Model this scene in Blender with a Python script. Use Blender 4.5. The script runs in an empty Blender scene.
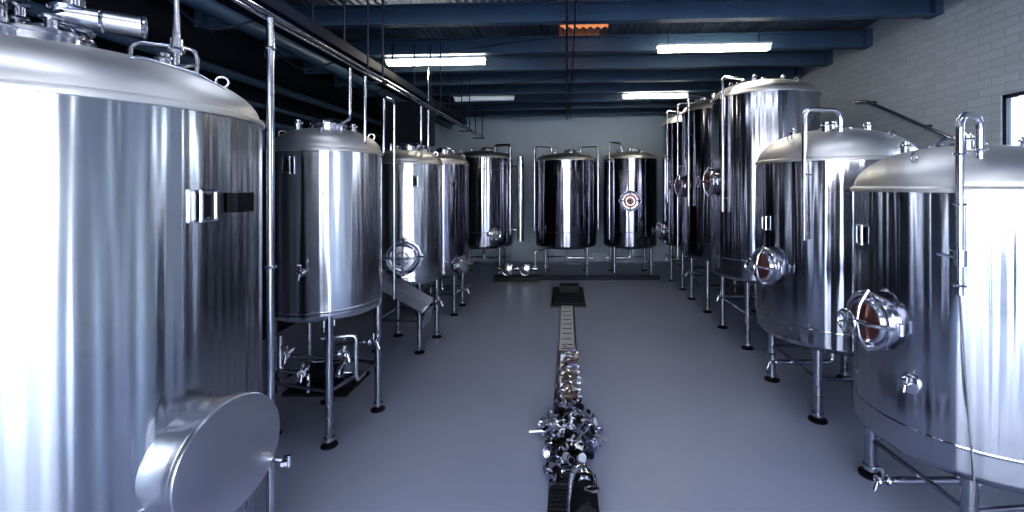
import bpy, bmesh, math, random
from mathutils import Vector, Matrix
random.seed(7)
D=bpy.data; S=bpy.context.scene; C=S.collection
pi=math.pi

# ---------------------------------------------------------------- materials
def nodes(m):
    m.use_nodes=True
    nt=m.node_tree; return nt, nt.nodes, nt.links, nt.nodes['Principled BSDF']
def plain(name,col,rough=.5,metal=0,bump=0,scale=20,var=.0,emis=None,es=0):
    m=D.materials.new(name); nt,N,L,b=nodes(m)
    b.inputs['Base Color'].default_value=(*col,1); b.inputs['Roughness'].default_value=rough
    b.inputs['Metallic'].default_value=metal
    tc=N.new('ShaderNodeTexCoord'); nz=N.new('ShaderNodeTexNoise'); nz.inputs['Scale'].default_value=scale
    L.new(tc.outputs['Object'],nz.inputs['Vector'])
    if var:
        mx=N.new('ShaderNodeMix'); mx.data_type='RGBA'
        mx.inputs[6].default_value=(*[c*(1-var) for c in col],1); mx.inputs[7].default_value=(*[min(1,c*(1+var)) for c in col],1)
        L.new(nz.outputs['Fac'],mx.inputs[0]); L.new(mx.outputs[2],b.inputs['Base Color'])
    if bump:
        bp=N.new('ShaderNodeBump'); bp.inputs['Strength'].default_value=bump; bp.inputs['Distance'].default_value=.01
        L.new(nz.outputs['Fac'],bp.inputs['Height']); L.new(bp.outputs['Normal'],b.inputs['Normal'])
    if emis:
        b.inputs['Emission Color'].default_value=(*emis,1); b.inputs['Emission Strength'].default_value=es
    return m
def steel(name,col,rough,streak=.25,dist=.02,sc=5.0,aniso=0.0):
    m=D.materials.new(name); nt,N,L,b=nodes(m)
    b.inputs['Metallic'].default_value=1; b.inputs['Roughness'].default_value=rough
    tc=N.new('ShaderNodeTexCoord'); mp=N.new('ShaderNodeMapping'); mp.inputs['Scale'].default_value=(1,1,.03)
    L.new(tc.outputs['Object'],mp.inputs['Vector'])
    nz=N.new('ShaderNodeTexNoise'); nz.inputs['Scale'].default_value=sc; nz.inputs['Detail'].default_value=2.0
    L.new(mp.outputs['Vector'],nz.inputs['Vector'])
    bp=N.new('ShaderNodeBump'); bp.inputs['Strength'].default_value=streak; bp.inputs['Distance'].default_value=dist
    L.new(nz.outputs['Fac'],bp.inputs['Height']); L.new(bp.outputs['Normal'],b.inputs['Normal'])
    n2=N.new('ShaderNodeTexNoise'); n2.inputs['Scale'].default_value=2.2; n2.inputs['Detail'].default_value=5
    L.new(tc.outputs['Object'],n2.inputs['Vector'])
    mr=N.new('ShaderNodeMapRange'); mr.inputs[3].default_value=rough*.75; mr.inputs[4].default_value=rough*1.35
    L.new(n2.outputs['Fac'],mr.inputs[0]); L.new(mr.outputs[0],b.inputs['Roughness'])
    mx=N.new('ShaderNodeMix'); mx.data_type='RGBA'
    mx.inputs[6].default_value=(*[c*.88 for c in col],1); mx.inputs[7].default_value=(*[min(1,c*1.08) for c in col],1)
    L.new(n2.outputs['Fac'],mx.inputs[0]); L.new(mx.outputs[2],b.inputs['Base Color'])
    return m
M={}
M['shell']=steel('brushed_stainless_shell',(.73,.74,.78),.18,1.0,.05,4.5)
M['shellnear']=steel('satin_stainless_shell_dimmed',(.54,.56,.60),.21,1.0,.07,5.5)  # same stainless, base colour darkened to dim the door's reflection
M['shellmid']=steel('brushed_stainless_shell_shaded',(.50,.51,.56),.15,1.0,.05,5)  # shaded copy of the shell steel, dark reflections put into its colour
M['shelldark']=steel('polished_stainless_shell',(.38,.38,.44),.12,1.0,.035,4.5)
M['dome']=steel('satin_stainless_dome',(.80,.79,.79),.48,.12,.01,6)
M['pipe']=steel('polished_stainless_pipe',(.70,.71,.78),.18,.0)
M['leg']=steel('stainless_leg',(.46,.47,.55),.25,.0)
M['door']=steel('stainless_door_plate',(.68,.69,.75),.33,.1,.005)
M['redrefl']=steel('steel_red_reflection',(.36,.20,.18),.30,.0)  # red-brown reflection on the manway doors put into the base colour
M['black']=plain('black_rubber',(.012,.012,.018),.45,var=.3)
M['dark']=plain('dark_navy_paint',(.02,.025,.05),.5,var=.3)
M['motor']=plain('motor_paint_dark',(.02,.02,.035),.3,var=.2)
M['brass']=plain('brass_fitting',(.60,.50,.42),.4,metal=1,var=.15)
M['purple']=plain('violet_tinted_steel',(.50,.50,.68),.4,metal=1,var=.3,scale=40)
M['silver']=plain('satin_steel_fitting',(.80,.81,.88),.40,metal=1,var=.1)
M['white']=plain('white_enamel',(.75,.76,.78),.35,var=.05)
M['cable']=plain('grey_cable_jacket',(.30,.30,.33),.45,var=.05)
M['beam']=plain('blue_grey_steel_paint',(.095,.15,.225),.45,var=.2,scale=3)
M['tube']=plain('fluorescent_diffuser',(.9,.9,.85),.4,emis=(1,.93,.78),es=14)
M['tubefill']=plain('fill_light_diffuser',(.9,.9,.9),.4,emis=(.86,.9,1),es=8)  # cool glow of the added overhead fill lights
M['tubedim']=plain('fluorescent_diffuser_dim',(.7,.75,.8),.4,emis=(.8,.9,1),es=.12)
M['apron']=plain('outdoor_concrete',(.42,.42,.44),.8,var=.15,scale=2)

# ---------------------------------------------------------------- geometry helpers
def finish(name,bm,mat,parent=None,smooth=True,loc=None):
    bmesh.ops.recalc_face_normals(bm,faces=bm.faces)
    me=D.meshes.new(name); bm.to_mesh(me); bm.free()
    me.materials.append(M[mat] if isinstance(mat,str) else mat)
    if smooth:
        for p in me.polygons: p.use_smooth=True
        me.set_sharp_from_angle(angle=math.radians(38))
    o=D.objects.new(name,me); C.objects.link(o)
    if parent: o.parent=parent
    if loc: o.location=loc
    return o
def empty(name,loc=(0,0,0)):
    e=D.objects.new(name,None); e.empty_display_size=.1; C.objects.link(e); e.location=loc; return e
def basis(n):
    n=Vector(n).normalized(); a=Vector((0,0,1)) if abs(n.z)<.9 else Vector((1,0,0))
    u=a.cross(n).normalized(); return u,n.cross(u),n
def lathe(bm,prof,o=(0,0,0),axis=(0,0,1),seg=32,close=True):
    u,v,n=basis(axis); o=Vector(o); rings=[]
    for (r,z) in prof:
        if r<1e-5: rings.append([bm.verts.new(o+n*z)])
        else: rings.append([bm.verts.new(o+n*z+(u*math.cos(2*pi*i/seg)+v*math.sin(2*pi*i/seg))*r) for i in range(seg)])
    for A,B in zip(rings,rings[1:]):
        for i in range(seg):
            j=(i+1)%seg
            if len(A)==1 and len(B)==1: break
            if len(A)==1: bm.faces.new((A[0],B[i],B[j]))
            elif len(B)==1: bm.faces.new((A[i],A[j],B[0]))
            else: bm.faces.new((A[i],A[j],B[j],B[i]))
def cyl(bm,a,b,r,seg=16,r2=None):
    a=Vector(a);b=Vector(b);h=(b-a).length
    r2=r if r2 is None else r2
    lathe(bm,[(0,0),(r,0),(r2,h),(0,h)],a,b-a,seg)
def torus(bm,c,axis,R,r,seg=32,s2=8):
    lathe(bm,[(R+r*math.cos(2*pi*i/s2),r*math.sin(2*pi*i/s2)) for i in range(s2+1)],c,axis,seg)
def box(bm,c,s,rz=0,rx=0,ry=0):
    mt=Matrix.Translation(c)@Matrix.Rotation(rz,4,'Z')@Matrix.Rotation(ry,4,'Y')@Matrix.Rotation(rx,4,'X')@Matrix.Diagonal((*s,1))
    bmesh.ops.create_cube(bm,size=1,matrix=mt)
def tube(bm,pts,r,fil=.06,seg=12):
    P=[Vector(p) for p in pts]; out=[P[0]]
    for i in range(1,len(P)-1):
        a=(P[i-1]-P[i]);b=(P[i+1]-P[i]); f=min(fil,a.length*.45,b.length*.45)
        a=P[i]+a.normalized()*f; b=P[i]+b.normalized()*f
        for k in range(7):
            t=k/6; out.append(a*(1-t)**2+P[i]*2*t*(1-t)+b*t*t)
    out.append(P[-1])
    T=[]
    for i in range(len(out)):
        d=(out[min(i+1,len(out)-1)]-out[max(i-1,0)]).normalized(); T.append(d)
    u,v,_=basis(T[0]); rings=[]
    for p,t in zip(out,T):
        u=(u-t*u.dot(t)).normalized(); v=t.cross(u)
        rings.append([bm.verts.new(p+(u*math.cos(2*pi*i/seg)+v*math.sin(2*pi*i/seg))*r) for i in range(seg)])
    for A,B in zip(rings,rings[1:]):
        for i in range(seg):
            j=(i+1)%seg; bm.faces.new((A[i],A[j],B[j],B[i]))
    bm.faces.new(rings[0]); bm.faces.new(rings[-1])
class Kit:
    """collects several meshes (part name, material) below one parent"""
    def __init__(s,name,loc): s.e=empty(name,loc); s.b={}
    def __call__(s,part,mat):
        k=(part,mat)
        if k not in s.b: s.b[k]=bmesh.new()
        return s.b[k]
    def done(s):
        for (p,m),bm in s.b.items(): finish(p,bm,m,s.e)
        return s.e

def polar(r,az,z): return Vector((r*math.cos(math.radians(az)),r*math.sin(math.radians(az)),z))

# ---------------------------------------------------------------- tank
def manway(k,r,az,z,R,neck=.09,mat='redrefl',wheel=True):
    n=polar(1,az,0); t=Vector((-n.y,n.x,0)); up=Vector((0,0,1)); o=polar(r,az,z)
    f=k('manway_neck','pipe')
    lathe(f,[(R*.92,-.08),(R*.92,neck*.6),(R*1.08,neck*.6),(R*1.1,neck*.75),(R*1.1,neck),(R*.93,neck*1.05)],o,n,40)
    torus(f,o+n*neck,n,R*1.0,.018,40)
    lathe(k('manway_door',mat),[(0,neck+.05),(R*.35,neck+.045),(R*.7,neck+.03)],o,n,40)
    lathe(k('manway_door_rim','pipe'),[(R*.7,neck+.03),(R*.78,neck+.032),(R*.9,neck+.005),(R*.92,neck-.02)],o,n,40)
    h=k('manway_yoke','pipe')
    # cross yoke
    for s in (-1,1):
        tube(h,[o+t*s*R*1.2+n*(neck),o+t*s*R*.7+n*(neck+.07),o+n*(neck+.09)],.016,.03,8)
        tube(h,[o+up*s*R*1.15+n*(neck),o+up*s*R*.6+n*(neck+.07),o+n*(neck+.09)],.013,.03,8)
        cyl(h,o+t*s*R*1.15+n*(neck-.05)-up*.04,o+t*s*R*1.15+n*(neck-.05)+up*.04,.02,10)
    if wheel:
        c=o+n*(neck+.17)
        cyl(h,o+n*(neck+.05),c,.014,8)
        torus(h,c,n,R*.42,.010,24,6)
        for a in range(3):
            d=(t*math.cos(a*pi/3+.3)+up*math.sin(a*pi/3+.3))*R*.42
            cyl(h,c-d,c+d,.007,6)
def bracket(k,r,az,z):
    n=polar(1,az,0); t=Vector((-n.y,n.x,0)); b=k('level_gauge_bracket','pipe'); o=polar(r+.025,az,z)
    for s in (-1,1):
        tube(b,[o+t*.035*s+Vector((0,0,-.07)),o+t*.035*s+Vector((0,0,.07))],.009,.02,8)
        tube(b,[o-t*.04+Vector((0,0,.07*s)),o+t*.04+Vector((0,0,.07*s))],.009,.02,8)
        cyl(b,o+Vector((0,0,.06*s)),o-n*.04+Vector((0,0,.06*s)),.008,8)
    box(k('level_gauge_plate','black'),o-n*.012,(.012,.055,.12),rz=math.radians(az))
def valve(k,o,n,s=1.0):
    o=Vector(o); n=Vector(n).normalized(); b=k('sample_valve','pipe')
    cyl(b,o-n*.03*s,o+n*.10*s,.018*s,12)
    torus(b,o+n*.04*s,n,.026*s,.008*s,16,6); torus(b,o+n*.10*s,n,.026*s,.008*s,16,6)
    cyl(b,o+n*.07*s,o+n*.07*s+Vector((0,0,.07*s)),.008*s,8)
    cyl(b,o+n*.07*s+Vector((0,0,.07*s)),o+n*.15*s+Vector((0,0,.085*s)),.007*s,8)
    cyl(b,o+n*.10*s,o+n*.12*s-Vector((0,0,.06*s)),.013*s,10)
def tank(name,cx,cy,r,zb,zs,rise,legaz=45,shell='shell',legR=.04,legoff=.90,cone=.14,seams=(),clutter=True,brace=.38,sag=0,seg=112):
    k=Kit(name,(cx,cy,0))
    s=k('shell',shell)
    prof=[(0.035,zb-cone-.10),(.035,zb-cone),(r*.45,zb-cone*.55),(r*.86,zb-.035),(r*.965,zb-.008),(r,zb+.03),(r,zb+.04),(r,zb+.06)]
    lv=sorted(seams)
    for z in lv: prof+=[(r,z-.018),(r,z-.012),(r,z-.010),(r+.003,z-.005),(r+.003,z+.005),(r,z+.010),(r,z+.012),(r,z+.018)]
    prof+=[(r,zs-.02)]
    lathe(s,prof,seg=seg)
    d=k('domed_lid','dome')
    dp=[(r,zs-.02),(r+.014,zs-.018),(r+.016,zs),(r+.010,zs+.012),(r*.985,zs+.022)]
    n=14
    for i in range(1,n+1):
        a=i/n*pi/2
        dp.append((r*.985*math.cos(a)**.85 if i<n else 0,zs+.022+rise*math.sin(a)**1.1))
    lathe(d,dp,seg=seg)
    def dz(rr):
        c=min(1,(rr/(r*.985))**(1/.85)); return zs+.022+rise*math.sin(math.acos(c))**1.1
    L=k('legs','leg'); F=k('foot_pads','black')
    lp=[]
    for i in range(4):
        az=legaz+90*i; p=polar(r*legoff,az,0); lp.append(p)
        cyl(L,p+Vector((0,0,.07)),p+Vector((0,0,zb+.06)),legR,16)
        cyl(L,p+Vector((0,0,.02)),p+Vector((0,0,.09)),legR*.6,10)
        lathe(k('foot_flange','pipe'),[(0,.05),(legR*1.25,.05),(legR*1.25,.085),(0,.085)],p,seg=16)
        lathe(F,[(0,0),(legR*2.0,0),(legR*2.0,.012),(legR*1.2,.03),(0,.035)],p,seg=20)
        box(L,p*(.985)+Vector((0,0,zb-.0)),(.02,legR*2.6,.14),rz=math.radians(az))
    if brace:
        for i in range(4):
            a=lp[i];b=lp[(i+1)%4]
            cyl(L,a+Vector((0,0,brace)),b+Vector((0,0,brace)),.018,8)
    # outlet pipework under the tank
    o=k('outlet_pipe','pipe')
    aim=180 if cx>0 else 0
    e=polar(r*.75,aim,zb-cone-.22)
    tube(o,[(0,0,zb-cone-.08),(0,0,zb-cone-.22),e],.028,.08)
    valve(k,e,polar(1,aim,0),1.2)
    if clutter:
        t=k('lid_fittings','pipe')
        for (rr,az,h,rad) in ((0,0,.08,.05),(r*.45,30,.07,.035),(r*.5,-70,.06,.03),(r*.5,150,.07,.03),(r*.55,230,.08,.035)):
            p=polar(rr,az,dz(rr)-.02); cyl(t,p,p+Vector((0,0,h)),rad,16)
            torus(t,p+Vector((0,0,h)),(0,0,1),rad*1.05,.010,18,6)
            cyl(t,p+Vector((0,0,h)),p+Vector((0,0,h+.03)),rad*.8,14)
        # top manhole with strap
        rr=r*.30; az=60 if cx>0 else -60
        p=polar(rr,az,dz(rr)-.05); 
        lathe(t,[(.15,0),(.15,.06),(.165,.065),(.165,.08),(.13,.09),(0,.10)],p,seg=28)
        tube(t,[p+Vector((-.17,0,.07)),p+Vector((-.1,0,.13)),p+Vector((.1,0,.13)),p+Vector((.17,0,.07))],.011,.05,8)
        # lifting lug
        for az2 in (20,200,290):
            q=polar(r*.8,az2,dz(r*.8)-.01); torus(t,q+Vector((0,0,.03)),polar(1,az2+90,0),.03,.008,14,6)
    k.dz=dz
    return k

# ---- left row --------------------------------------------------
# large kettle close to the camera
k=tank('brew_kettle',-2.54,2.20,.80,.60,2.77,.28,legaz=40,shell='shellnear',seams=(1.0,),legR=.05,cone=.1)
n=polar(1,-10,0); o=polar(.80,-10,1.12); R=.265
nk=k('side_manway_neck','door')
lathe(nk,[(R*.93,-.1),(R*.93,.12),(R*1.02,.125),(R*1.02,.15)],o,n,64)
lathe(k('side_manway_door','door'),[(R*1.02,.15),(R*1.03,.165),(R*1.01,.178),(R*.9,.182),(0,.184)],o,n,64)
tt=Vector((-n.y,n.x,0))
c=o+n*.14+tt*R*.9+Vector((0,0,-R*.62))
b=k('side_manway_clamp','pipe'); cyl(b,c,c+n*.12,.012,10); box(b,c+n*.1,(.03,.07,.02),rz=.3); cyl(b,c+n*.12-Vector((0,0,.03)),c+n*.12+Vector((0,0,.03)),.01,8)
cyl(b,c-Vector((0,0,.05)),c+Vector((0,0,.05)),.018,10)
bracket(k,.80,-9,2.30)
b=k('clamp_block','black'); box(b,polar(.83,4,2.31),(.05,.13,.10),rz=math.radians(4))
# lid pipework, agitator motor
t=k('agitator_stand','pipe')
cyl(t,(.12,-.1,2.98),(.12,-.1,3.40),.05,16); torus(t,(.12,-.1,3.15),(0,0,1),.07,.015); torus(t,(.12,-.1,3.25),(0,0,1),.07,.015)
cyl(k('agitator_motor','door'),(.1,-.14,3.22),(.34,.04,3.22),.052,24)
for f in (0,.5,1.0):
    torus(t,Vector((.1,-.14,3.22)).lerp(Vector((.34,.04,3.22)),f),(.32,.24,0),.054,.008,24,6)
tube(t,[(-.1,-.2,3.0),(-.1,-.2,3.3),(-.4,-.2,3.34)],.025)
for x,y,h in ((0,-.3,3.2),(.2,-.25,3.16),(.05,.02,3.25),(-.2,-.05,3.3)):
    cyl(t,(x,y,2.95),(x,y,h),.022,12); torus(t,(x,y,h),(0,0,1),.03,.010,16,6); torus(t,(x,y,h-.07),(0,0,1),.03,.010,16,6)
    cyl(t,(x-.04,y,h+.02),(x+.05,y,h+.03),.008,8)
tube(t,[(.45,.1,2.90),(.45,.1,3.45)],.016); torus(t,(.45,.1,3.12),(0,0,1),.03,.012,16,6); cyl(t,(.45,.1,3.1),(.45,.1,3.18),.028,12)
tube(t,[(.40,.0,3.0),(.50,.0,3.0),(.50,.16,3.06)],.012)
tube(t,[(.05,.25,3.0),(.05,.25,3.22),(.3,.4,3.22),(.3,.4,2.9)],.014)
# handrail hoop on the shoulder
tube(t,[(.50,-.25,2.88),(.54,-.22,3.0),(.64,.0,2.97),(.70,.14,2.90),(.70,.16,2.80)],.010,.05)
k.done()

k=tank('mash_tank',-2.42,4.36,.50,1.17,2.73,.22,legaz=-60,seams=(1.24,),legR=.036,legoff=.93,brace=.5)
valve(k,polar(.50,-83,1.62),polar(1,-83,0),1.0)
bracket(k,.50,-100,2.58)
p=k('lid_riser_pipes','pipe')
ox,oy=2.42,-4.36
tube(p,[(-1.97+ox,3.90+oy,3.46),(-1.97+ox,3.90+oy,3.0),(-2.2+ox,4.2+oy,3.0),(-2.2+ox,4.2+oy,2.86)],.016)
tube(p,[(-1.97+ox,4.19+oy,3.46),(-1.97+ox,4.19+oy,2.78),(-2.1+ox,4.3+oy,2.8)],.016)
tube(p,[(-1.97+ox,4.62+oy,2.75),(-1.97+ox,4.62+oy,3.35),(-1.97+ox,4.9+oy,3.35),(-1.97+ox,4.9+oy,1.1)],.016)
u=k('under_tank_pump','motor'); cyl(u,(-.2,0,.5),(.12,0,.5),.09,20)
u=k('under_tank_pump_head','pipe'); cyl(u,(.12,0,.5),(.2,0,.5),.10,20); torus(u,(.16,0,.5),(1,0,0),.1,.012)
box(k('pump_shelf','black'),(0,0,.39),(.62,.5,.03))
tube(u,[(.17,0,.58),(.17,0,.85),(-.1,.1,.85),(-.1,.1,1.05)],.022)
tube(u,[(.2,0,.5),(.38,0,.5),(.38,-.2,.5),(.38,-.2,.95),(.1,-.3,.95)],.02)
tube(u,[(-.3,-.1,.7),(.3,-.15,.7)],.018); tube(u,[(-.25,.1,1.0),(-.25,.1,.55),(.1,.25,.55)],.02)
tube(u,[(-.35,-.2,.95),(-.35,-.2,.6),(-.05,-.25,.6),(-.05,-.25,.42)],.02)
valve(k,(.2,-.22,.78),(1,-.2,0),1.2); valve(k,(-.05,-.28,.66),(.2,-1,0),1.2); valve(k,(-.25,-.2,.8),(.2,-1,0),1.2)
k.done()

k=tank('lauter_tank',-2.40,6.50,.50,1.0,2.72,.2,legaz=-50,seams=(1.1,),legR=.036,brace=.45)
manway(k,.50,-76,1.40,.22,.1,'door',True)
p=k('lid_riser_pipes','pipe')
tube(p,[(.43,-.7,3.46),(.43,-.7,2.95),(.2,-.2,2.95),(.2,-.2,2.82)],.018)
tube(p,[(.43,-.4,3.46),(.43,-.4,2.9),(.1,0,2.98)],.018)
ch=k('spent_grain_chute','door')
# sloping trough
a=Vector((-.22,-.68,1.12)); b2=Vector((.50,-.72,.72)); dirv=(b2-a); ln=dirv.length; ang=-math.atan2(-dirv.z,dirv.x)
mid=(a+b2)/2
box(ch,mid,(ln,.30,.012),ry=-ang)
for s in (-1,1): box(ch,mid+Vector((.02,s*.15,.06)),(ln,.010,.13),ry=-ang)
box(ch,b2+Vector((.03,0,-.08)),(.012,.30,.22),ry=.25)
cyl(ch,a+Vector((.1,.1,0)),(0,-.45,1.15),.015,8); cyl(ch,mid,(.05,-.42,.95),.015,8)
bracket(k,.5,-60,2.45)
k.done()

k=tank('lauter_tank',-2.40,8.25,.50,.75,2.80,.2,legaz=-45,shell='shelldark',seams=(1.0,),legR=.036)
manway(k,.50,-32,.92,.16,.08,'door',False); bracket(k,.5,-50,2.4)
k.done()

# ---- back row --------------------------------------------------
def ciparm(k,az,r,ztop,zbot,dome_r,dz,off=.07,rad=.022,valve_at=None,top=None):
    t=k('cip_pipe','pipe'); p=polar(dome_r,az,dz-.03) if top is None else Vector((top[0],top[1],dz-.03)); q=polar(r+off,az,0)
    tube(t,[p,Vector((p.x,p.y,ztop)),Vector((q.x,q.y,ztop)),Vector((q.x,q.y,zbot))],rad,.09)
    torus(t,Vector((p.x,p.y,dz+.04)),(0,0,1),rad*1.5,.009,16,6)
    for z in (ztop-.25,(ztop+zbot)/2,zbot+.06):
        torus(t,Vector((q.x,q.y,z)),(0,0,1),rad*1.4,.008,16,6)
    s=polar(r,az,zbot+.2); cyl(t,s-polar(.02,az,0),Vector((q.x,q.y,zbot+.2)),.010,8)
    s=polar(r,az,(ztop+zbot)/2+.3); 
    if s.z<ztop-.3: cyl(t,s-polar(.02,az,0),Vector((q.x,q.y,s.z)),.010,8)
    if valve_at:
        v=Vector((q.x,q.y,valve_at)); cyl(t,v-Vector((0,0,.05)),v+Vector((0,0,.05)),rad*1.7,14)
        cyl(t,v,v+polar(.12,az-60,.02),.010,8)
for i,(cx,rr,zs) in enumerate(((-2.24,.76,3.12),(-.02,.82,3.05),(1.70,.72,3.10))):
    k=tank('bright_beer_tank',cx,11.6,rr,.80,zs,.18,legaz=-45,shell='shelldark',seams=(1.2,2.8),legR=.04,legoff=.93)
    if i==2:
        manway(k,rr,-98,2.0,.24,.09,'redrefl',True); ciparm(k,-140,rr,3.5,1.0,rr*.5,k.dz(rr*.5))
    if i==0:
        ciparm(k,-30,rr,3.45,1.1,rr*.5,k.dz(rr*.5),rad=.03,off=.12); manway(k,rr,-60,1.15,.15,.07,'door',False)
        t=k('jacket_riser','shell'); cyl(t,(1.0,-.1,.9),(1.0,-.1,3.15),.09,24)
        cyl(t,(.70,-.1,1.2),(1.0,-.1,1.2),.02,8); cyl(t,(.70,-.1,2.9),(1.0,-.1,2.9),.02,8)
    if i==1:
        ciparm(k,-20,rr,3.4,1.2,rr*.5,k.dz(rr*.5)); ciparm(k,-160,rr,3.4,1.2,rr*.5,k.dz(rr*.5))
    k.done()
# twin flanged manifold on the floor in front
k=Kit('floor_pump_manifold',(-1.25,10.75,0))
m=k('flanges','pipe')
for x in (-.22,.22):
    lathe(m,[(0,-.14),(.13,-.14),(.17,-.11),(.17,-.05),(.10,0),(0,.02)],(x,0,.30),(0,1,0),28); torus(m,(x,-.13,.30),(0,1,0),.14,.02)
cyl(m,(-.5,.05,.30),(.5,.05,.30),.05,16); tube(m,[(.45,.05,.3),(.45,.05,.75),(.8,.3,.75)],.03)
box(k('skid','black'),(0,.05,.06),(1.1,.35,.12))
k.done()
bm=bmesh.new(); box(bm,(.25,10.9,.05),(4.2,.12,.10)); finish('floor_kerb',bm,'dark',smooth=False)

# ---- right row -------------------------------------------------
k=tank('fermentation_tank',2.95,3.20,.69,.56,2.37,.30,legaz=140,shell='shellmid',seams=(.75,),legR=.045,legoff=.82,brace=.30)
manway(k,.69,186,1.42,.19,.08,'redrefl')
bracket(k,.69,172,2.02)
ciparm(k,226,.69,2.84,1.72,.45,k.dz(.53),off=.06,rad=.022,valve_at=1.95,top=(-.30,-.44))
o=polar(.69,205,1.06); lathe(k('sample_port','pipe'),[(0,.03),(.05,.03),(.065,.02),(.065,-.02)],o,polar(1,205,0),24); valve(k,o,polar(1,205,0),.7)
tube(k('hanging_cable','cable'),[polar(.75,226,1.75),polar(.74,229,1.0),polar(.72,232,.5),polar(.7,225,.02)],.005,.2,8)
k.done()
k=tank('fermentation_tank',3.0,4.86,.79,.76,2.66,.34,legaz=137,shell='shellmid',seams=(.95,),legR=.045,legoff=.82,brace=.42)
manway(k,.79,192,1.52,.19,.09,'redrefl'); bracket(k,.79,186,1.98)
ciparm(k,222,.79,3.16,1.85,.5,k.dz(.49),off=.06,rad=.024,top=(-.2,-.45))
k.done()
for j,(cy,zs,dk) in enumerate(((6.80,3.75,'shellmid'),(8.60,3.85,'shelldark'),(10.35,3.85,'shelldark'))):
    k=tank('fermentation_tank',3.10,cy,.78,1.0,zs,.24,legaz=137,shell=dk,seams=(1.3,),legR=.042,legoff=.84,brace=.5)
    if j<2: manway(k,.78,182,2.45 if j==0 else 2.38,.2,.09,'redrefl')
    else: manway(k,.78,180,1.3,.2,.09,'door')
    ciparm(k,205,.78,zs+.28,2.0,.45,k.dz(.45),off=.07,rad=.024)
    if j==1: ciparm(k,175,.78,zs+.20,.9,.5,k.dz(.5),off=.09,rad=.02)
    k.done()

# ---------------------------------------------------------------- overhead pipe rack, left
X=-1.97
k=Kit('vertical_riser_pipe',(-1.96,2.84,0)); p=k('pipe','pipe')
cyl(p,(0,0,.02),(0,0,3.5),.024,16); torus(p,(0,0,3.3),(0,0,1),.030,.01,16,6); torus(p,(0,0,1.86),(0,0,1),.030,.01,16,6); lathe(p,[(0,0),(.06,0),(.06,.012),(.03,.05)],(0,0,0),seg=20)
k.done()
k=Kit('overhead_pipe_rack',(0,0,0))
p=k('pipes','pipe')
for dx,dz_,rr in ((0,0,.018),(-.16,.05,.013)):
    tube(p,[(X+dx,1.6,3.53+dz_),(X+dx,10.2,3.53+dz_)],rr)
h=k('hangers','dark')
for y in (2.2,4.6,6.7,8.7,10.0):
    cyl(h,(X,y,3.5),(X,y,4.6),.010,6); cyl(h,(X-.16,y,3.55),(X-.16,y,4.6),.010,6); box(h,(X-.08,y,3.49),(.26,.04,.02))
k.done()
k=Kit('cable_tray',(0,0,0)); h=k('hangers','dark')
box(k('tray','dark'),(-2.55,5.9,3.85),(.35,8.6,.04)); box(k('tray','dark'),(-2.38,5.9,3.89),(.015,8.6,.09)); box(k('tray','dark'),(-2.72,5.9,3.89),(.015,8.6,.09))
for y in (2.2,4.6,6.7,8.7,10.0): cyl(h,(-2.38,y,3.85),(-2.38,y,4.6),.010,6); cyl(h,(-2.72,y,3.85),(-2.72,y,4.6),.010,6)
k.done()
# extra services along the left wall
k=Kit('wall_service_pipes',(0,0,0)); p=k('pipes','beam')
for x,z,r in ((-4.45,3.3,.05),(-4.45,3.55,.035),(-4.4,3.85,.06),(-3.5,4.15,.09)):
    cyl(p,(x,1.0,z),(x,12.8,z),r,14)
for y in (3.6,4.9,6.3,7.8):
    tube(p,[(-4.45,y,3.3),(-4.45,y,2.9),(-4.0,y,2.9),(-4.0,y,2.2)],.022)
    tube(k('cables','dark'),[(-3.5,y,4.1),(-3.1,y+.1,3.7),(-2.75,y+.2,3.86)],.010,.3,8)
k.done()
k=Kit('control_panel',(-2.62,7.2,0))
box(k('cabinet','dark'),(0,0,3.42),(.75,.22,.72)); box(k('cabinet_door','motor'),(0,-.115,3.42),(.69,.012,.66))
cyl(k('hanger_rods','pipe'),(-.3,0,3.7),(-.3,0,4.6),.012,8); cyl(k('hanger_rods','pipe'),(.3,0,3.7),(.3,0,4.6),.012,8)
k.done()

# ---------------------------------------------------------------- drain and aisle equipment
k=Kit('floor_drain_channel',(0,0,0))
box(k('channel_bed','black'),(0,5.1,.003),(.26,7.0,.006))
g=k('grate','pipe')
for x in (-.135,.135): box(g,(x,5.1,.009),(.018,7.0,.018))
y=1.62
while y<8.6: box(g,(0,y,.010),(.25,.022,.012)); y+=.045
box(k('cover_plate','white'),(0,7.35,.020),(.22,2.3,.006))
for i in range(9): box(k('cover_plate_slots','dark'),(0,6.4+i*.24,.0235),(.15,.03,.002))
k.done()
k=Kit('drain_sump_grate',(0,0,0))
box(k('sump_frame','black'),(.03,9.2,.02),(.68,1.5,.04))
for i in range(9): box(k('sump_bars','dark'),(.03,8.55+i*.16,.05),(.60,.05,.02))
box(k('sump_lid','black'),(.05,9.55,.12),(.42,.30,.14))
k.done()
# row of stacked clamp plates
k=Kit('clamp_plate_stack',(.04,0,0))
for i in range(9):
    y=4.72+i*.155
    box(k('plates',('brass','silver','purple')[i%3]),(random.uniform(-.02,.02),y,.06+.015*(i%3)),(random.uniform(.16,.23),.06,.09),rz=random.uniform(-.15,.15))
    for q in range(2):
        torus(k('clamp_rings',('silver','brass')[q]),(random.uniform(-.1,.1),y+.07,.09+.03*q),(random.uniform(-1,1),1,.6),.045,.012,18,6)
    cyl(k('rods','silver'),(-.12,y+.04,.06),(.12,y+.05,.06),.018,12)
for x in (-.1,.1): cyl(k('rails','pipe'),(x,4.66,.03),(x,6.1,.03),.018,10)
k.done()
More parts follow.
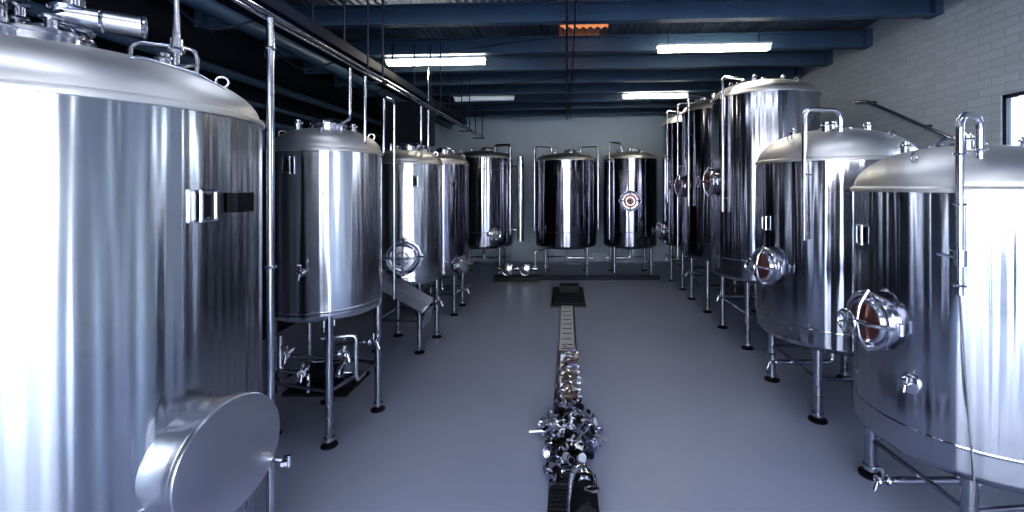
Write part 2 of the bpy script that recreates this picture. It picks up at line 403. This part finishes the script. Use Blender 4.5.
# pile of hose fittings
k=Kit('hose_fitting_pile',(.02,4.08,0))
mats=['purple','silver','silver','purple','pipe','black','black']
def place(i,x,y,z):
    ax=Vector((random.uniform(-1,1),random.uniform(-1,1),random.uniform(-.3,.9))).normalized()
    m=random.choice(mats); R=random.uniform(.02,.04); o=Vector((x,y,z+.01))
    ty=i%4
    if ty==0: torus(k('rings',m),o,ax,R,.009,16,6)
    elif ty==1:
        hh=random.uniform(.03,.05); lathe(k('ferrules',m),[(0,-hh),(R,-hh),(R,-hh+.012),(R*.62,-hh+.02),(R*.62,hh-.02),(R,hh-.012),(R,hh),(0,hh)],o,ax,16)
    elif ty==2:
        q=o+ax*.05; w=ax.cross(Vector((0,0,1))).normalized()*.05
        tube(k('elbows',m),[o,q,q+w],.016,.04,10)
    else:
        cyl(k('wing_nuts',m),o-ax*.04,o+ax*.04,.010,8); torus(k('wing_nuts',m),o+ax*.05,ax.cross(Vector((0,0,1))),.018,.007,12,6); torus(k('wing_nuts',m),o-ax*.05,ax.cross(Vector((0,0,1))),.018,.007,12,6)
for i in range(150):
    rr=random.uniform(0,1)**.7; a=random.uniform(0,2*pi)
    place(i,rr*.30*math.cos(a),rr*.44*math.sin(a),.035+(1-rr)*random.uniform(0,.16))
for i in range(26):   # looser pieces trailing along the channel
    place(i,random.uniform(-.12,.12),random.uniform(.38,.62),.035)
for i in range(14): place(i,-.10+random.uniform(-.07,.04),random.uniform(-.62,-.4),.03)
# two clamp bars sticking out sideways
cyl(k('wing_nuts','silver'),(-.38,.02,.05),(-.2,.0,.07),.014,8); cyl(k('wing_nuts','silver'),(.22,-.05,.07),(.36,-.12,.04),.014,8)
k.done()
# pump trolley nearest the camera
k=Kit('transfer_pump',(.13,3.18,0))
box(k('base','black'),(0,0,.06),(.20,.56,.03))
for x in (-.09,.09):
    for y in (-.24,.24): cyl(k('wheels','black'),(x-.015,y,.035),(x+.015,y,.035),.035,16)
mo=k('motor','black'); cyl(mo,(0,-.26,.15),(0,0,.15),.075,24)
for i in range(8): torus(mo,(0,-.25+i*.033,.15),(0,1,0),.077,.005,24,6)
h=k('pump_head','pipe'); cyl(h,(0,.0,.15),(0,.10,.15),.05,20); lathe(h,[(0,0),(.085,0),(.09,.02),(.085,.06),(.05,.08),(.028,.09),(.028,.15),(.04,.15),(.04,.17)],(0,.06,.15),(0,1,0),28)
tube(h,[(-.02,.10,.18),(-.02,.10,.27),(-.10,.0,.27),(-.12,-.2,.05)],.018)
hb=k('hose','black'); tube(hb,[(-.12,-.2,.05),(-.16,-.5,.03),(-.05,-.75,.03)],.025,.15)
torus(h,(.05,-.12,.235),(0,.3,1),.05,.010,20,8)
k.done()

# ---------------------------------------------------------------- room
XL,XR,YF,YB,ZC=-4.7,4.74,-4.5,13.5,4.72
# floor material
m=D.materials.new('blue_grey_epoxy_floor'); nt,N,L,b=nodes(m)
tc=N.new('ShaderNodeTexCoord'); nz=N.new('ShaderNodeTexNoise'); nz.inputs['Scale'].default_value=.9; nz.inputs['Detail'].default_value=6
L.new(tc.outputs['Object'],nz.inputs['Vector'])
mx=N.new('ShaderNodeMix'); mx.data_type='RGBA'; mx.inputs[6].default_value=(.40,.43,.56,1); mx.inputs[7].default_value=(.48,.51,.64,1)
L.new(nz.outputs['Fac'],mx.inputs[0]); L.new(mx.outputs[2],b.inputs['Base Color'])
b.inputs['Roughness'].default_value=.34
n2=N.new('ShaderNodeTexNoise'); n2.inputs['Scale'].default_value=60; L.new(tc.outputs['Object'],n2.inputs['Vector'])
bp=N.new('ShaderNodeBump'); bp.inputs['Strength'].default_value=.08; bp.inputs['Distance'].default_value=.01
L.new(n2.outputs['Fac'],bp.inputs['Height']); L.new(bp.outputs['Normal'],b.inputs['Normal']); M['floor']=m
# painted brick
m=D.materials.new('white_painted_brick'); nt,N,L,b=nodes(m)
tc=N.new('ShaderNodeTexCoord'); sp=N.new('ShaderNodeSeparateXYZ'); cb=N.new('ShaderNodeCombineXYZ')
L.new(tc.outputs['Object'],sp.inputs[0]); L.new(sp.outputs[1],cb.inputs[0]); L.new(sp.outputs[2],cb.inputs[1])
br=N.new('ShaderNodeTexBrick'); L.new(cb.outputs[0],br.inputs['Vector'])
br.inputs['Scale'].default_value=1; br.inputs['Brick Width'].default_value=.30; br.inputs['Row Height'].default_value=.10; br.inputs['Mortar Size'].default_value=.006; br.inputs['Mortar Smooth'].default_value=.6
br.inputs['Color1'].default_value=(.58,.62,.66,1); br.inputs['Color2'].default_value=(.53,.57,.61,1); br.inputs['Mortar'].default_value=(.44,.48,.53,1)
L.new(br.outputs['Color'],b.inputs['Base Color']); b.inputs['Roughness'].default_value=.7
bp=N.new('ShaderNodeBump'); bp.inputs['Strength'].default_value=.35; bp.inputs['Distance'].default_value=.01; bp.invert=True
L.new(br.outputs['Fac'],bp.inputs['Height']); L.new(bp.outputs['Normal'],b.inputs['Normal']); M['brick']=m
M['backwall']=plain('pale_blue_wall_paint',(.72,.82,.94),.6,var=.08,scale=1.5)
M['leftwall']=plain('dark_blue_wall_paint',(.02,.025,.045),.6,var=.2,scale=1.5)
M['sheet']=plain('galvanised_roof_sheet',(.21,.27,.35),.4,metal=.5,var=.3,scale=2)
def slab(name,lo,hi,mat):
    bm=bmesh.new(); box(bm,[(a+b)/2 for a,b in zip(lo,hi)],[b-a for a,b in zip(lo,hi)]); return finish(name,bm,mat,smooth=False)
slab('floor',(XL-.2,YF,-.1),(XR+.2,YB+.2,0),'floor')
slab('ground_outside',(-30,-40,-.12),(30,YF,-.02),'apron')
slab('wall_back',(XL-.2,YB,0),(XR+.2,YB+.2,5.4),'backwall')
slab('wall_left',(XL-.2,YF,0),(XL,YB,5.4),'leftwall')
# right wall with window hole
wy0,wy1,wz0,wz1=3.3,4.7,2.78,3.38
bm=bmesh.new()
def bb(lo,hi): box(bm,[(a+b)/2 for a,b in zip(lo,hi)],[b-a for a,b in zip(lo,hi)])
bb((XR,YF,0),(XR+.2,wy0,5.4)); bb((XR,wy1,0),(XR+.2,YB,5.4)); bb((XR,wy0,0),(XR+.2,wy1,wz0)); bb((XR,wy0,wz1),(XR+.2,wy1,5.4))
finish('wall_right',bm,'brick',smooth=False)
k=Kit('window_1',(XR+.05,(wy0+wy1)/2,(wz0+wz1)/2)); f=k('frame','dark'); hy=(wy1-wy0)/2; hz=(wz1-wz0)/2
for s in (-1,1):
    box(f,(0,s*(hy-.02),0),(.06,.04,2*hz)); box(f,(0,0,s*(hz-.02)),(.06,2*hy,.04))
box(f,(0,.1,0),(.05,.03,2*hz))
gm=plain('window_glass',(.8,.9,1),.02); gm.node_tree.nodes['Principled BSDF'].inputs['Transmission Weight'].default_value=1; M['glass']=gm
box(k('pane','glass'),(0,0,0),(.006,2*hy-.08,2*hz-.08))
k.done()
# front wall (behind camera) with big open roller door
bm=bmesh.new(); dx0,dx1,dzt=-3.6,4.0,4.0
bb((XL-.2,YF-.2,0),(dx0,YF,5.4)); bb((dx1,YF-.2,0),(XR+.2,YF,5.4)); bb((dx0,YF-.2,dzt),(dx1,YF,5.4))
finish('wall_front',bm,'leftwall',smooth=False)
k=Kit('door_1',(0,YF,0)); f=k('door_frame_and_band_posts','dark')
for x,w_ in ((dx0,.12),(-2.2,.35),(-.7,.2),(1.1,.6),(2.6,.35),(dx1,.12)): box(f,(x,-.05,dzt/2),(w_,.15,dzt))  # inner posts added, unseen, to put dark bands into the tank reflections
cyl(k('roller_drum','beam'),(dx0,.25,dzt+.25),(dx1,.25,dzt+.25),.22,24)
k.done()
# corrugated roof, gently sloped
SL=.018
def zs_(x): return ZC+SL*x
bm=bmesh.new(); prev=None; x=XL-.2
while x<=XR+.2:
    ph=(x*2*pi/.11); z=zs_(x)+.10+.018*math.sin(ph)
    a=bm.verts.new((x,YF-.2,z)); b_=bm.verts.new((x,YB+.2,z))
    if prev: bm.faces.new((prev[0],a,b_,prev[1]))
    prev=(a,b_); x+=.11/6
ceil=finish('ceiling',bm,'sheet')
sd=ceil.modifiers.new('thick','SOLIDIFY'); sd.thickness=.02; sd.offset=1
# skylight strips
k=Kit('roof_skylight',(0,0,0))
M['amber']=plain('amber_translucent_sheet',(.5,.2,.08),.5,emis=(1,.42,.2),es=.45)
for (x0,x1,y0,y1) in ((-.1,.62,5.75,6.55),(-.1,.55,6.9,7.55)):
    prev=None; x=x0; am=k('amber_sheet','amber')
    while x<=x1:
        z=zs_(x)+.07+.018*math.sin(x*2*pi/.11); a=am.verts.new((x,y0,z)); b_=am.verts.new((x,y1,z))
        if prev: am.faces.new((prev[0],a,b_,prev[1]))
        prev=(a,b_); x+=.11/6
k.done()
# I-beams
for i,y in enumerate((-3.2,-1.9,-.7,.6,1.9,3.2,4.35,5.5,6.75,7.75,8.75,9.75,10.75,11.75,12.75)):
    bm=bmesh.new(); ln=XR-XL-.04; ang=-math.atan(SL); zc=ZC-.12
    box(bm,(.02,y,zc),(ln,.02,.22),ry=ang); box(bm,(.02,y,zc-.115),(ln,.13,.02),ry=ang); box(bm,(.02,y,zc+.115),(ln,.13,.02),ry=ang)
    # end plates
    for s,xx in ((-1,XL+.06),(1,XR-.06)): box(bm,(xx,y,ZC-.12+SL*xx),(.10,.20,.26))
    finish('ceiling_beam',bm,'beam',smooth=False)
# conduits
k=Kit('ceiling_conduit',(0,0,0))
c=k('conduits','dark')
tube(c,[(0,-3,4.44),(0,13.3,4.44)],.016); tube(c,[(.1,-3,4.45),(.1,13.3,4.45)],.012)
for yy in (5.5,7.75,9.75,11.75):
    tube(c,[(0,yy+.4,4.44),(-1.0,yy+.5,4.36),(-2.0,yy+1.3,4.46)],.008,.4)
k.done()
# fluorescent battens; cool ones added out of view to brighten the tank lids
for (x,y,ln,mt) in ((-2.1,6.9,1.6,'tube'),(2.2,6.45,1.7,'tube'),(2.03,9.9,1.5,'tube'),(-1.9,9.9,1.4,'tubedim'),
                    (-2.1,3.6,1.6,'tubefill'),(2.2,3.6,1.7,'tubefill'),(-2.1,1.2,1.6,'tubefill'),(2.2,1.2,1.7,'tubefill'),(0,2.4,1.6,'tubefill'),(0,-.1,1.6,'tubefill')):
    zb=ZC-.245+SL*x
    k=Kit('fluorescent_and_fill_light',(x,y,zb-.035))
    box(k('housing','white'),(0,0,.02),(ln,.14,.03),ry=-math.atan(SL))
    df=k('diffuser',mt); box(df,(0,0,-.03),(ln-.05,.12,.07),ry=-math.atan(SL))
    cyl(k('hangers','dark'),(-ln*.4,0,.02),(-ln*.4,0,.2),.008,6); cyl(k('hangers','dark'),(ln*.4,0,.02),(ln*.4,0,.2),.008,6)
    k.done()
# slanted wall conduit on the brick
k=Kit('wall_conduit',(0,0,0))
tube(k('pipe','pipe'),[(XR-.05,7.0,3.75),(XR-.05,6.7,3.7),(XR-.05,5.2,2.95)],.025,.08)
for y,z in ((6.6,3.65),(5.6,3.15)): box(k('clips','dark'),(XR-.03,y,z),(.06,.04,.06))
k.done()

# ---------------------------------------------------------------- light
w=D.worlds.new('World'); S.world=w; w.use_nodes=True; N=w.node_tree.nodes; L=w.node_tree.links
bg=N['Background']; tc=N.new('ShaderNodeTexCoord'); sp=N.new('ShaderNodeSeparateXYZ'); cr=N.new('ShaderNodeValToRGB')
L.new(tc.outputs['Generated'],sp.inputs[0]); L.new(sp.outputs[2],cr.inputs[0])
cr.color_ramp.elements[0].color=(.98,.97,.96,1); cr.color_ramp.elements[1].position=.6; cr.color_ramp.elements[1].color=(.68,.83,1,1)
L.new(cr.outputs[0],bg.inputs[0]); bg.inputs[1].default_value=7.5

cam=D.cameras.new('camera'); co=D.objects.new('camera',cam); C.objects.link(co)
co.location=(0,0,2.4); co.rotation_euler=(pi/2,0,0)
cam.sensor_width=36; cam.lens=430/1024*36; cam.shift_x=-55/1024; cam.shift_y=-71/1024; cam.clip_start=.05
S.camera=co
S.view_settings.view_transform='Standard'
try: S.view_settings.look='High Contrast'
except Exception as e: print('LOOK',e)
S.view_settings.exposure=0.27
